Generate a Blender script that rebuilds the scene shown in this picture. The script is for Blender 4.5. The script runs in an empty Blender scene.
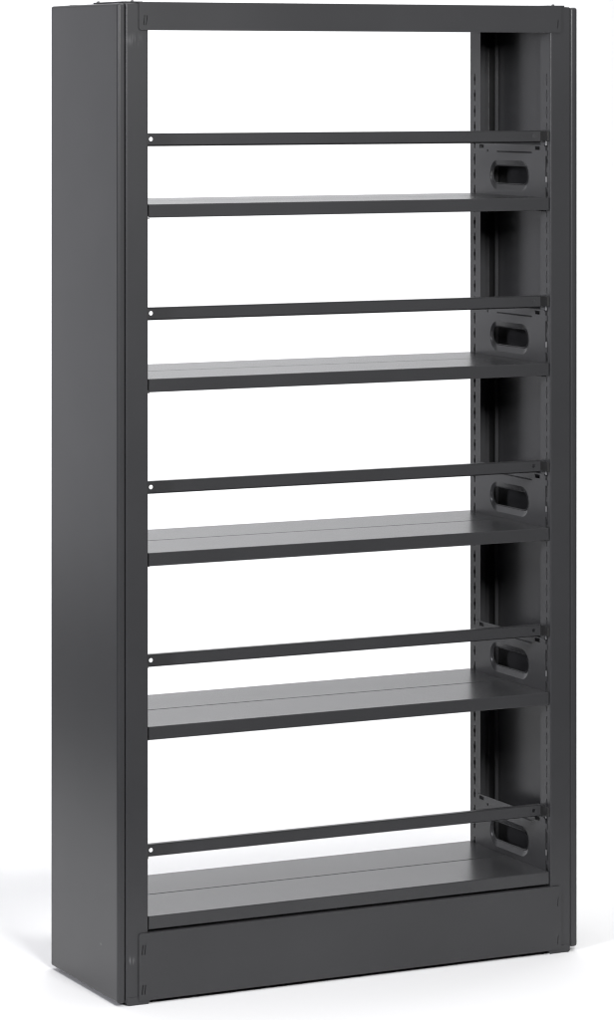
import bpy, bmesh, math
from mathutils import Vector, Matrix

S = bpy.context.scene
COL = S.collection
W, D, H = 1.1150, 0.3705, 2.1000        # overall width, depth, height of the unit
PI_ = 0.0697                            # inner edge of the posts
FLOOR_Z = -0.0070

# ------------------------------------------------------------------ materials
def new_mat(name):
    m = bpy.data.materials.new(name); m.use_nodes = True
    nt = m.node_tree; b = nt.nodes['Principled BSDF']
    return m, nt, b

def N(nt, t, **kw):
    n = nt.nodes.new(t)
    for k, v in kw.items(): setattr(n, k, v)
    return n

def powder(name, base, rough, scuffs=None, bump=0.07, wave=0.08, spec=0.30, var=0.02):
    m, nt, b = new_mat(name)
    tc = N(nt, 'ShaderNodeTexCoord')
    # broad, faint tone variation of the paint
    n1 = N(nt, 'ShaderNodeTexNoise'); n1.inputs['Scale'].default_value = 3.5; n1.inputs['Detail'].default_value = 5
    nt.links.new(tc.outputs['Object'], n1.inputs['Vector'])
    cr = N(nt, 'ShaderNodeMapRange')
    cr.inputs['From Min'].default_value = 0.3; cr.inputs['From Max'].default_value = 0.7
    cr.inputs['To Min'].default_value = 0.93; cr.inputs['To Max'].default_value = 1.07
    nt.links.new(n1.outputs['Fac'], cr.inputs['Value'])
    mul = N(nt, 'ShaderNodeVectorMath', operation='SCALE')
    mul.inputs[0].default_value = base
    nt.links.new(cr.outputs['Result'], mul.inputs['Scale'])
    col_out = mul.outputs['Vector']
    if scuffs:
        # rub marks: (centre, half size, wave frequency along x, strength)
        sep = N(nt, 'ShaderNodeSeparateXYZ'); nt.links.new(tc.outputs['Object'], sep.inputs[0])
        for (c, h, strength, seed) in scuffs:
            fac = None
            for ax in range(3):
                s = N(nt, 'ShaderNodeMath', operation='SUBTRACT'); nt.links.new(sep.outputs[ax], s.inputs[0]); s.inputs[1].default_value = c[ax]
                a = N(nt, 'ShaderNodeMath', operation='ABSOLUTE'); nt.links.new(s.outputs[0], a.inputs[0])
                r = N(nt, 'ShaderNodeMapRange', interpolation_type='SMOOTHSTEP'); nt.links.new(a.outputs[0], r.inputs['Value'])
                r.inputs['From Min'].default_value = 0; r.inputs['From Max'].default_value = h[ax]
                r.inputs['To Min'].default_value = 1; r.inputs['To Max'].default_value = 0
                if fac is None: fac = r.outputs['Result']
                else:
                    mm = N(nt, 'ShaderNodeMath', operation='MULTIPLY'); nt.links.new(fac, mm.inputs[0]); nt.links.new(r.outputs['Result'], mm.inputs[1]); fac = mm.outputs[0]
            mp = N(nt, 'ShaderNodeMapping'); mp.inputs['Location'].default_value = (seed, seed*1.7, 0)
            mp.inputs['Scale'].default_value = (230, 60, 26)
            nt.links.new(tc.outputs['Object'], mp.inputs['Vector'])
            nz = N(nt, 'ShaderNodeTexNoise'); nz.inputs['Scale'].default_value = 1; nz.inputs['Detail'].default_value = 3
            nt.links.new(mp.outputs[0], nz.inputs['Vector'])
            rr = N(nt, 'ShaderNodeMapRange'); rr.inputs['From Min'].default_value = 0.45; rr.inputs['From Max'].default_value = 0.65
            nt.links.new(nz.outputs['Fac'], rr.inputs['Value'])
            mm = N(nt, 'ShaderNodeMath', operation='MULTIPLY'); nt.links.new(fac, mm.inputs[0]); nt.links.new(rr.outputs['Result'], mm.inputs[1])
            m2 = N(nt, 'ShaderNodeMath', operation='MULTIPLY'); nt.links.new(mm.outputs[0], m2.inputs[0]); m2.inputs[1].default_value = strength
            mx = N(nt, 'ShaderNodeMix', data_type='RGBA'); nt.links.new(m2.outputs[0], mx.inputs['Factor'])
            nt.links.new(col_out, mx.inputs[6]); mx.inputs[7].default_value = (0.30, 0.30, 0.31, 1)
            col_out = mx.outputs[2]
    nt.links.new(col_out, b.inputs['Base Color'])
    # uneven gloss
    n3 = N(nt, 'ShaderNodeTexNoise'); n3.inputs['Scale'].default_value = 9; n3.inputs['Detail'].default_value = 6
    nt.links.new(tc.outputs['Object'], n3.inputs['Vector'])
    r3 = N(nt, 'ShaderNodeMapRange'); r3.inputs['To Min'].default_value = rough-var; r3.inputs['To Max'].default_value = rough+var
    nt.links.new(n3.outputs['Fac'], r3.inputs['Value']); nt.links.new(r3.outputs['Result'], b.inputs['Roughness'])
    # fine orange peel of the powder coat
    n2 = N(nt, 'ShaderNodeTexNoise'); n2.inputs['Scale'].default_value = 700; n2.inputs['Detail'].default_value = 2
    nt.links.new(tc.outputs['Object'], n2.inputs['Vector'])
    n4 = N(nt, 'ShaderNodeTexNoise'); n4.inputs['Scale'].default_value = 5; n4.inputs['Detail'].default_value = 1
    nt.links.new(tc.outputs['Object'], n4.inputs['Vector'])
    bp = N(nt, 'ShaderNodeBump'); bp.inputs['Strength'].default_value = bump; bp.inputs['Distance'].default_value = 0.0004
    nt.links.new(n2.outputs['Fac'], bp.inputs['Height'])
    b2 = N(nt, 'ShaderNodeBump'); b2.inputs['Strength'].default_value = wave; b2.inputs['Distance'].default_value = 0.004
    nt.links.new(n4.outputs['Fac'], b2.inputs['Height']); nt.links.new(bp.outputs[0], b2.inputs['Normal'])
    nt.links.new(b2.outputs[0], b.inputs['Normal'])
    b.inputs['IOR'].default_value = 1.5
    b.inputs['Specular IOR Level'].default_value = spec
    return m

BASE = (0.0340, 0.0342, 0.0362)
M_PAINT = powder('dark_grey_powder_coat', BASE, 0.31, scuffs=[
    ((0.033, 0.0, 0.088), (0.022, 0.02, 0.013), 0.40, 3.1),
    ((0.000, 0.09, 0.107), (0.02, 0.008, 0.004), 0.5, 0.4),
    ((0.035, 0.0, 2.02), (0.03, 0.02, 0.02), 0.16, 7.7)])
M_SHELF = powder('dark_grey_shelf_paint', BASE, 0.27, bump=0.0, wave=0.008, spec=0.33, var=0.004)
def plain(name, col, rough, metal=0, var=0.1):
    m, nt, b = new_mat(name)
    tc = N(nt, 'ShaderNodeTexCoord'); n = N(nt, 'ShaderNodeTexNoise'); n.inputs['Scale'].default_value = 60
    nt.links.new(tc.outputs['Object'], n.inputs['Vector'])
    r = N(nt, 'ShaderNodeMapRange'); r.inputs['To Min'].default_value = 1-var; r.inputs['To Max'].default_value = 1+var
    nt.links.new(n.outputs['Fac'], r.inputs['Value'])
    v = N(nt, 'ShaderNodeVectorMath', operation='SCALE'); v.inputs[0].default_value = col
    nt.links.new(r.outputs['Result'], v.inputs['Scale']); nt.links.new(v.outputs['Vector'], b.inputs['Base Color'])
    b.inputs['Roughness'].default_value = rough; b.inputs['Metallic'].default_value = metal
    return m
M_RAIL_END = plain('near_black', (0.018, 0.018, 0.018), 0.5)  # near-black tone of the blocks at the rail ends
M_STEEL = plain('zinc_steel', (0.35, 0.35, 0.36), 0.4, 0.7)
M_FLOOR = plain('white_studio_paper', (0.86, 0.86, 0.868), 0.7, 0, 0.006)

# ------------------------------------------------------------------ mesh helpers
def add_box(bm, lo, hi, bevel=0.0, seg=2):
    lo = Vector(lo); hi = Vector(hi)
    c = (lo+hi)/2; s = hi-lo
    r = bmesh.ops.create_cube(bm, size=1, matrix=Matrix.Translation(c) @ Matrix.Diagonal((*s, 1)))
    if bevel:
        es = {e for v in r['verts'] for e in v.link_edges}
        bmesh.ops.bevel(bm, geom=list(es), offset=bevel, segments=seg, profile=0.5, affect='EDGES')

def rounded(poly, radii, n=5):
    """round the corners of a closed 2-D polygon"""
    out = []
    L = len(poly)
    for i, p in enumerate(poly):
        r = radii[i] if isinstance(radii, (list, tuple)) else radii
        p = Vector(p); a = Vector(poly[i-1]); b = Vector(poly[(i+1) % L])
        if r <= 0: out.append(tuple(p)); continue
        u = (a-p).normalized(); v = (b-p).normalized()
        ang = u.angle(v); t = r/math.tan(ang/2)
        c = p + (u+v).normalized()*(r/math.sin(ang/2))
        s = p+u*t; e = p+v*t
        a0 = math.atan2(s.y-c.y, s.x-c.x); a1 = math.atan2(e.y-c.y, e.x-c.x)
        d = (a1-a0+math.pi) % (2*math.pi)-math.pi
        for k in range(n+1):
            q = a0+d*k/n; out.append((c.x+r*math.cos(q), c.y+r*math.sin(q)))
    return out

def rect(x0, z0, x1, z1): return [(x0, z0), (x1, z0), (x1, z1), (x0, z1)]
def rrect(x0, z0, x1, z1, r, n=5): return rounded(rect(x0, z0, x1, z1), r, n)
def circle(cx, cy, r, n=16): return [(cx+r*math.cos(2*math.pi*k/n), cy+r*math.sin(2*math.pi*k/n)) for k in range(n)]

def add_plate(bm, outline, holes, t0, t1, fn, open_v=()):
    """flat sheet with holes: fn(u, v, t) -> world point; the sheet lies between t0 and t1"""
    cu = bpy.data.curves.new('tmp', 'CURVE'); cu.dimensions = '2D'; cu.fill_mode = 'BOTH'
    cu.extrude = 0.5
    for loop in [outline]+list(holes):
        sp = cu.splines.new('POLY'); sp.points.add(len(loop)-1)
        for p, q in zip(sp.points, loop): p.co = (q[0], q[1], 0, 1)
        sp.use_cyclic_u = True
    ob = bpy.data.objects.new('tmp', cu)
    me = ob.to_mesh()
    tmp = bmesh.new(); tmp.from_mesh(me); ob.to_mesh_clear()
    vm = [bm.verts.new(fn(v.co.x, v.co.y, t0+(v.co.z+0.5)*(t1-t0))) for v in tmp.verts]
    tmp.verts.ensure_lookup_table()
    for f in tmp.faces:
        if any(all(abs(v.co.y-b) < 1e-5 for v in f.verts) for b in open_v): continue
        try: bm.faces.new([vm[v.index] for v in f.verts])
        except ValueError: pass
    tmp.free(); bpy.data.objects.remove(ob); bpy.data.curves.remove(cu)

def add_prism(bm, prof, a, b, fn, caps=True):
    """closed 2-D profile swept from a to b: fn(u, v, w)"""
    r0 = [bm.verts.new(fn(u, v, a)) for u, v in prof]
    r1 = [bm.verts.new(fn(u, v, b)) for u, v in prof]
    n = len(prof)
    for i in range(n):
        j = (i+1) % n
        bm.faces.new((r0[i], r0[j], r1[j], r1[i]))
    if caps:
        for r in (r0, r1):
            # fan-free cap: thin sheet profiles are concave, so let tessellation do it
            f = bm.faces.new(r)
            bmesh.ops.triangulate(bm, faces=[f])

def sheet_profile(path, t, r):
    """offset an open bent path into a closed sheet outline of thickness t, bends of radius r"""
    P = [Vector(p) for p in path]
    def off(sign):
        out = []
        for i, p in enumerate(P):
            if i == 0: d = (P[1]-P[0]).normalized(); nrm = Vector((-d.y, d.x)); out.append(p+nrm*sign*t/2)
            elif i == len(P)-1: d = (P[-1]-P[-2]).normalized(); nrm = Vector((-d.y, d.x)); out.append(p+nrm*sign*t/2)
            else:
                d1 = (p-P[i-1]).normalized(); d2 = (P[i+1]-p).normalized()
                n1 = Vector((-d1.y, d1.x)); n2 = Vector((-d2.y, d2.x))
                m = (n1+n2).normalized(); out.append(p+m*sign*(t/2)/max(0.3, m.dot(n1)))
        return out
    A = off(1); B = off(-1)
    def rad(i, sign):
        d1 = P[i]-P[i-1]; d2 = P[i+1]-P[i]
        left = d1.x*d2.y-d1.y*d2.x > 0
        inner = (left and sign > 0) or (not left and sign < 0)
        return r if inner else r+t
    loop = [tuple(p) for p in A]+[tuple(p) for p in reversed(B)]
    n = len(P)
    radii = [0]+[rad(i, 1) for i in range(1, n-1)]+[0]+[0]+[rad(i, -1) for i in range(n-2, 0, -1)]+[0]
    return rounded(loop, radii, 4)

def loft(bm, rings, close=True):
    vs = [[bm.verts.new(p) for p in r] for r in rings]
    n = len(rings[0])
    for a, b in zip(vs, vs[1:]):
        for i in range(n):
            j = (i+1) % n
            bm.faces.new((a[i], a[j], b[j], b[i]))

def obj(name, bm, mat, parent=None, smooth=True, angle=35):
    bmesh.ops.recalc_face_normals(bm, faces=bm.faces)
    me = bpy.data.meshes.new(name); bm.to_mesh(me); bm.free()
    if smooth:
        me.polygons.foreach_set('use_smooth', [True]*len(me.polygons))
        try: me.set_sharp_from_angle(angle=math.radians(angle))
        except Exception: pass
    me.materials.append(mat)
    o = bpy.data.objects.new(name, me); COL.objects.link(o)
    if smooth:
        wn = o.modifiers.new('weighted_normals', 'WEIGHTED_NORMAL'); wn.keep_sharp = True; wn.weight = 100
    if parent: o.parent = parent
    return o

def fx(mirror):      # mirror across the middle of the unit (left <-> right)
    return (lambda x: W-x) if mirror else (lambda x: x)
def fy(mirror):      # front <-> back
    return (lambda y: D-y) if mirror else (lambda y: y)

# ------------------------------------------------------------------ the unit
unit = bpy.data.objects.new('shelving_unit', None); COL.objects.link(unit)
unit['label'] = 'tall dark grey steel shelving unit with five shelves and a thin rail above each'
unit['category'] = 'shelving unit'

# side panels -------------------------------------------------------
for mx in (0, 1):
    X = fx(mx); bm = bmesh.new()
    xa, xb = sorted((X(0), X(0.0178)))
    add_box(bm, (xa, 0.0, 0.0028 if mx else 0.0), (xb, D, 2.0975), bevel=0.0056, seg=8)
    obj('side_panel', bm, M_PAINT, unit)

# posts -------------------------------------------------------------
PITCH = 0.0367
def slot_shape(y, z):
    h, w, m = 0.0132, 0.0023, 0.0041
    return [(y-w, z-h), (y+w, z-h), (y+w, z-0.004), (y+m, z-0.003), (y+m, z+0.005), (y+w, z+0.006),
            (y+w, z+h), (y-w, z+h), (y-w, z+0.006), (y-m, z+0.005), (y-m, z-0.003), (y-w, z-0.004)]
for mx in (0, 1):
    for my in (0, 1):
        X, Y = fx(mx), fy(my); bm = bmesh.new()
        t = 0.0016
        path = [(PI_-0.0028, 0.0008), (0.0192, 0.0008), (0.0192, 0.046), (0.0290, 0.046)]
        prof = sheet_profile(path, t, 0.0012)
        add_prism(bm, prof, 0.002, 2.0970, lambda u, v, w: Vector((X(u), Y(v), w)))
        # rounded bend into the inner flange
        r = 0.0028; arc = []
        for k in range(7):
            a = -math.pi/2+math.pi/2*k/6
            arc.append((PI_-r+r*math.cos(a), r+r*math.sin(a)))
        arc2 = [(PI_-r+(r-t)*math.cos(-math.pi/2+math.pi/2*k/6), r+(r-t)*math.sin(-math.pi/2+math.pi/2*k/6)) for k in range(6, -1, -1)]
        add_prism(bm, arc+arc2, 0.002, 2.0970, lambda u, v, w: Vector((X(u), Y(v), w)))
        # inner flange with the slot column
        fw = 0.0500 if my else 0.0435; sy = 0.0225 if my else 0.0160
        fl_fn = lambda u, v, w: Vector((X(w), Y(u), v))
        z = 1.9372; z_top = z+PITCH/2
        add_plate(bm, rect(r, z_top, fw, 2.0970), [], PI_-t, PI_, fl_fn, (z_top,))
        while z > 0.06:
            add_plate(bm, rect(r, z-PITCH/2, fw, z+PITCH/2), [slot_shape(sy, z)], PI_-t, PI_, fl_fn, (z-PITCH/2, z+PITCH/2))
            z -= PITCH
        add_plate(bm, rect(r, 0.002, fw, z+PITCH/2), [], PI_-t, PI_, fl_fn, (z+PITCH/2,))
        bmesh.ops.remove_doubles(bm, verts=bm.verts, dist=1e-6)
        # inward return of the flange
        xa, xb = sorted((X(PI_-0.012), X(PI_-t))); ya, yb = sorted((Y(fw-0.0015), Y(fw)))
        add_box(bm, (xa, ya, 0.002), (xb, yb, 2.0970))
        obj('post', bm, M_PAINT, unit)

# feet ---------------------------------------------------------------
for mx in (0, 1):
    for my in (0, 1):
        X, Y = fx(mx), fy(my); bm = bmesh.new()
        prof = [(0.0205, 0.010), (0.0205, -0.0025), (0.0245, FLOOR_Z), (0.0700, FLOOR_Z), (0.0735, -0.0015), (0.0735, 0.004), (0.068, 0.010)]
        add_prism(bm, prof, -0.0012, 0.042, lambda u, v, w: Vector((X(u), Y(w), v)))
        obj('foot', bm, M_PAINT, unit)
    

# beams and plinths (front and back) --------------------------------------
def cover(name, z0, z1, my, slots):
    Y = fy(my); bm = bmesh.new()
    x0, x1 = 0.0468, W-0.0440
    up = name == 'plinth'
    r = 0.006
    rad = [0.002, 0.002, r, r] if up else [r, r, 0.001, 0.001]
    out = rounded(rect(x0, z0, x1, z1), rad, 5)
    holes = []
    for (sx, sz, w) in slots:
        holes.append([(sx-w-0.0012, sz-0.0100), (sx+w-0.0012, sz-0.0100), (sx+w+0.0012, sz+0.0100), (sx-w+0.0012, sz+0.0100)])
    add_plate(bm, out, holes, -0.0036, -0.0024, lambda u, v, w: Vector((u, Y(w), v)))
    # hook tongues in the punched slots
    for (sx, sz, w) in slots:
        k = max(0.0006, w-0.0022)
        add_plate(bm, [(sx-k-0.0006, sz-0.0098), (sx+k-0.0012, sz-0.0098), (sx+k+0.0012, sz+0.0098), (sx-k+0.0016, sz+0.0098)], [],
                  -0.0033, -0.0025, lambda u, v, w_: Vector((u, Y(w_), v)))
    # returns behind the face, between the posts
    a, b = PI_+0.001, W-PI_-0.001
    ya, yb = sorted((Y(-0.0024), Y(0.018)))
    if up: add_box(bm, (a, ya, z1-0.0016), (b, yb, z1))
    else:
        add_box(bm, (a, ya, z0), (b, yb, z0+0.0016))
        add_box(bm, (x0+0.003, ya, z1-0.0016), (x1-0.003, yb, z1-0.0001))
    return obj(name, bm, M_PAINT, unit)
for my in (0, 1):
    cover('top_beam', 2.0414 if not my else 2.047, 2.1008, my, [(0.0613, 2.0620, 0.0042), (W-0.0525, 2.0605, 0.0012)])
    cover('plinth', 0.0012, 0.1428, my, [(0.0579, 0.1080, 0.0042), (0.0579, 0.0240, 0.0042), (W-0.0525, 0.1080, 0.0010), (W-0.0525, 0.0240, 0.0010)])

bm = bmesh.new()
add_box(bm, (0.0200, 0.0030, 2.0974), (W-0.0200, D-0.0030, 2.0986))
obj('top_panel', bm, M_PAINT, unit)

# top cross plate over each end, with its bolt heads
for mx in (0, 1):
    X = fx(mx); bm = bmesh.new()
    xa, xb = sorted((X(0.022), X(0.066)))
    add_box(bm, (xa, 0.02, 2.0990), (xb, 0.185, 2.1022), bevel=0.0008)
    p = obj('top_plate', bm, M_PAINT, unit)
    for (bx_, by_) in ((0.030, 0.175), (0.046, 0.030)):
        bm = bmesh.new()
        bmesh.ops.create_cone(bm, cap_ends=True, segments=16, radius1=0.0036, radius2=0.0022, depth=0.0024,
                              matrix=Matrix.Translation((X(bx_), by_, 2.1037)))
        obj('bolt_head', bm, M_PAINT, p)

# shelves -------------------------------------------------------------
SHELF_Z = [1.6745, 1.3068, 0.9405, 0.5744, 0.1756]
RAIL_Z = [1.8113, 1.4429, 1.0752, 0.7087, 0.3071]      # height of the rail's holes
TH = 0.0282
xa, xb = PI_+0.0016+0.0010, W-PI_-0.0016-0.0010
for z in SHELF_Z:
    bm = bmesh.new()
    # front board and back board, each a folded sheet tray meeting in a seam at mid depth
    t = 0.0012; s0 = 0.1912
    for (y0, y1, lip0, lip1) in ((0.0030, s0, TH, 0.020), (s0+0.0016, 0.3690, 0.020, TH)):
        path = [(y0+0.012, z-lip0+t/2), (y0+t/2, z-lip0+t/2), (y0+t/2, z-t/2), (y1-t/2, z-t/2), (y1-t/2, z-lip1+t/2), (y1-0.012, z-lip1+t/2)]
        prof = sheet_profile(path, t, 0.0009)
        add_prism(bm, prof, xa, xb, lambda u, v, w: Vector((w, u, v)), caps=True)
    obj('shelf', bm, M_SHELF, unit)

# support brackets -------------------------------------------------------
def oval(cy, cz, hy, hz, n=10):
    return rounded([(cy-hy, cz-hz), (cy+hy, cz-hz), (cy+hy, cz+hz), (cy-hy, cz+hz)], hz*0.985, n)
def bracket_mesh(bm, mx, z):
    X = fx(mx); t = 0.0014
    x0, x1 = PI_+0.0003, PI_+0.0003+t            # sheet between these
    y0, y1, zb, zt = 0.0205, 0.3420, z-TH-0.0032, z+0.1165
    out = rounded([(y0, zb), (y1, zb), (y1, zt), (y0, zt)], [0.001, 0.001, 0.006, 0.009], 5)
    big = oval(0.1825, z+0.0452, 0.0895, 0.0340)
    small = oval(0.1850, z+0.0464, 0.0815, 0.0195)
    mid = oval(0.1827, z+0.0454, 0.0870, 0.0310)
    m2 = oval(0.1848, z+0.0462, 0.0835, 0.0218)
    m3 = oval(0.1850, z+0.0464, 0.0827, 0.0207)
    holes = [big, rect(0.0445, z+0.1050, 0.0665, z+0.1135), rect(0.3010, z+0.1050, 0.3230, z+0.1135), circle(0.2830, z+0.0995, 0.0035, 12)]
    gz = z+0.0985
    g = lambda hy, hz: rounded([(0.1600-hy, gz-hz), (0.1600+hy, gz-hz), (0.1600+hy, gz+hz), (0.1600-hy, gz+hz)], hz*0.98, 4)
    holes.append(g(0.0800, 0.0021))
    add_plate(bm, out, holes, x0, x1, lambda u, v, w: Vector((X(w), u, v)))
    P = lambda ring, x: [Vector((X(x), a, b)) for a, b in ring]
    dep = 0.0055
    loft(bm, [P(big, x1), P(mid, x1-0.0012), P(m2, x1-dep+0.0012), P(m3, x1-dep+0.0026), P(small, x1-dep+0.0018), P(small, x1-dep-0.0014), P(m2, x0-dep), P(mid, x0-0.0012), P(big, x0)])
    loft(bm, [P(g(0.0800, 0.0021), x1), P(g(0.0790, 0.0003), x1-0.0016)])
    # inward foot carrying the shelf
    a, b = sorted((X(x1), X(x1+0.0105)))
    add_box(bm, (a, y0, zb), (b, y1, zb+0.0013))
    # hooks into the slots of both posts
    for (ya, yb) in ((0.0135, y0+0.001), (y1-0.001, D-0.0200)):
        for hz in (z+0.098, z+0.028):
            a, b = sorted((X(x0+0.0001), X(x1-0.0001)))
            add_box(bm, (a, ya, hz-0.006), (b, yb, hz+0.006))
for i, z in enumerate(SHELF_Z):
    for mx in (0, 1):
        bm = bmesh.new(); bracket_mesh(bm, mx, z)
        o = obj('support_bracket', bm, M_PAINT, unit)
        X = fx(mx)
        # bright spring pegs locking the bracket
        for hz in (z+0.040, z+0.122):
            bm = bmesh.new()
            a, b = sorted((X(PI_+0.0004), X(PI_+0.0026)))
            add_box(bm, (a, 0.0148, hz-0.0060), (b, 0.0176, hz+0.0060), bevel=0.0005)
            obj('locking_peg', bm, M_STEEL, o)

# retaining rails -----------------------------------------------------------
RY = 0.0365
for z in RAIL_Z:
    bm = bmesh.new()
    ra, rb = PI_+0.0020, W-PI_-0.0020
    zt, zb = z+0.0121, z-0.0120
    hl, hr = 0.0922, 1.0238
    # face with a hole at each end
    add_plate(bm, rect(ra, zb, rb, zt-0.001), [circle(hl, z, 0.0046, 20), circle(hr, z, 0.0042, 20)], RY, RY+0.0014, lambda u, v, w: Vector((u, w, v)))
    # folded top, folded bottom and its small drop lip
    add_prism(bm, sheet_profile([(RY+0.0007, zt-0.001), (RY+0.0007, zt-0.0007), (RY+0.012, zt-0.0007)], 0.0014, 0.0001), ra, rb, lambda u, v, w: Vector((w, u, v)))
    add_prism(bm, [(RY+0.0005, zb), (RY+0.0085, zb-0.0034), (RY+0.0097, zb-0.0034), (RY+0.0014, zb+0.0010)], ra, rb, lambda u, v, w: Vector((w, u, v)))
    rail = obj('retaining_rail', bm, M_PAINT, unit)
    for mx in (0, 1):
        X = fx(mx); bm = bmesh.new()
        a, b = sorted((X(PI_+0.0003), X(PI_+(0.0045 if mx else 0.0022))))
        add_box(bm, (a, 0.0040, zb+0.0015), (b, RY-0.0002, zt-0.0015), bevel=0.0007)
        obj('rail_end_block', bm, M_RAIL_END, rail)  # near-black block in front of each rail end

# ------------------------------------------------------------------ setting: seamless white studio sweep
bm = bmesh.new()
add_box(bm, (-0.95, -0.9, FLOOR_Z-0.02), (8.0, 5.0, FLOOR_Z))
fl = obj('floor', bm, M_FLOOR, smooth=False); fl['kind'] = 'structure'
bm = bmesh.new()
R = 3.0; pts = []
for k in range(25):
    a = -math.pi/2+math.pi/2*k/24
    pts.append((5.0+R*math.cos(a), FLOOR_Z+R+R*math.sin(a)))
pts.append((5.0+R, 9.0))
outer = [(p[0]+0.02, p[1]) for p in pts]; outer[0] = (5.0, FLOOR_Z-0.02)
prev = None
for (y, z) in pts:
    cur = [bm.verts.new((-7.0, y, z)), bm.verts.new((8.0, y, z))]
    if prev: bm.faces.new((prev[0], prev[1], cur[1], cur[0]))
    prev = cur
bd = obj('backdrop', bm, M_FLOOR); bd['kind'] = 'structure'

# ------------------------------------------------------------------ camera
c_, s_ = math.cos(0.4587), math.sin(0.4587)
tx, ty, tz = -0.3954, 7.5782, 1.9423
cam = bpy.data.cameras.new('camera'); co = bpy.data.objects.new('camera', cam); COL.objects.link(co)
co.location = (-(c_*tx+s_*ty), -(-s_*tx+c_*ty), tz)
co.rotation_euler = (math.pi/2, 0, -0.4587)
cam.sensor_fit = 'HORIZONTAL'; cam.sensor_width = 36; cam.lens = 3619.2/614*36
cam.shift_x = 0.4/614
cam.shift_y = -(510-77.43+0.5)/614
cam.clip_start = 0.1; cam.clip_end = 200
S.camera = co

# ------------------------------------------------------------------ light
def area(name, loc, target, size, power, col=(1, 1, 1), size_y=None):
    l = bpy.data.lights.new(name, 'AREA'); l.energy = power; l.color = col
    l.shape = 'RECTANGLE'; l.size = size; l.size_y = size_y or size
    o = bpy.data.objects.new(name, l); COL.objects.link(o)
    o.location = loc
    o.rotation_euler = (Vector(target)-Vector(loc)).to_track_quat('-Z', 'Y').to_euler()
    return o
area('overhead_softbox', (0.3, 0.3, 5.2), (0.4, 0.5, 0.3), 5.4, 225)
area('front_softbox', (-0.1, -3.4, 2.7), (0.6, 0.0, 2.0), 1.1, 180, (1.0, 0.998, 0.985), 0.8)
area('backdrop_light', (4.0, 2.8, 5.6), (4.6, 7.6, 1.0), 6.0, 370, (0.985, 0.99, 1.0), 1.6)
area('backdrop_spot', (1.4, 6.4, 2.0), (3.0, 8.0, 2.1), 0.4, 25, (0.985, 0.985, 1.0), 1.6)
area('side_strip_softbox', (-5.2, -2.5, 2.9), (0, 0.1, 2.0), 0.6, 200, (0.93, 0.93, 1.0), 1.4)
area('back_left_softbox', (-1.3, 5.4, 1.4), (0.8, 0.2, 1.0), 1.4, 10, (0.93, 0.93, 1.0), 2.4)

w = bpy.data.worlds.new('World'); S.world = w; w.use_nodes = True
bg = w.node_tree.nodes['Background']; bg.inputs['Color'].default_value = (0.95, 0.97, 1.0, 1); bg.inputs['Strength'].default_value = 0.06

S.view_settings.view_transform = 'Standard'
S.view_settings.look = 'None'
S.view_settings.exposure = 0
S.view_settings.gamma = 1
S.render.engine = 'CYCLES'
S.cycles.filter_width = 1.2
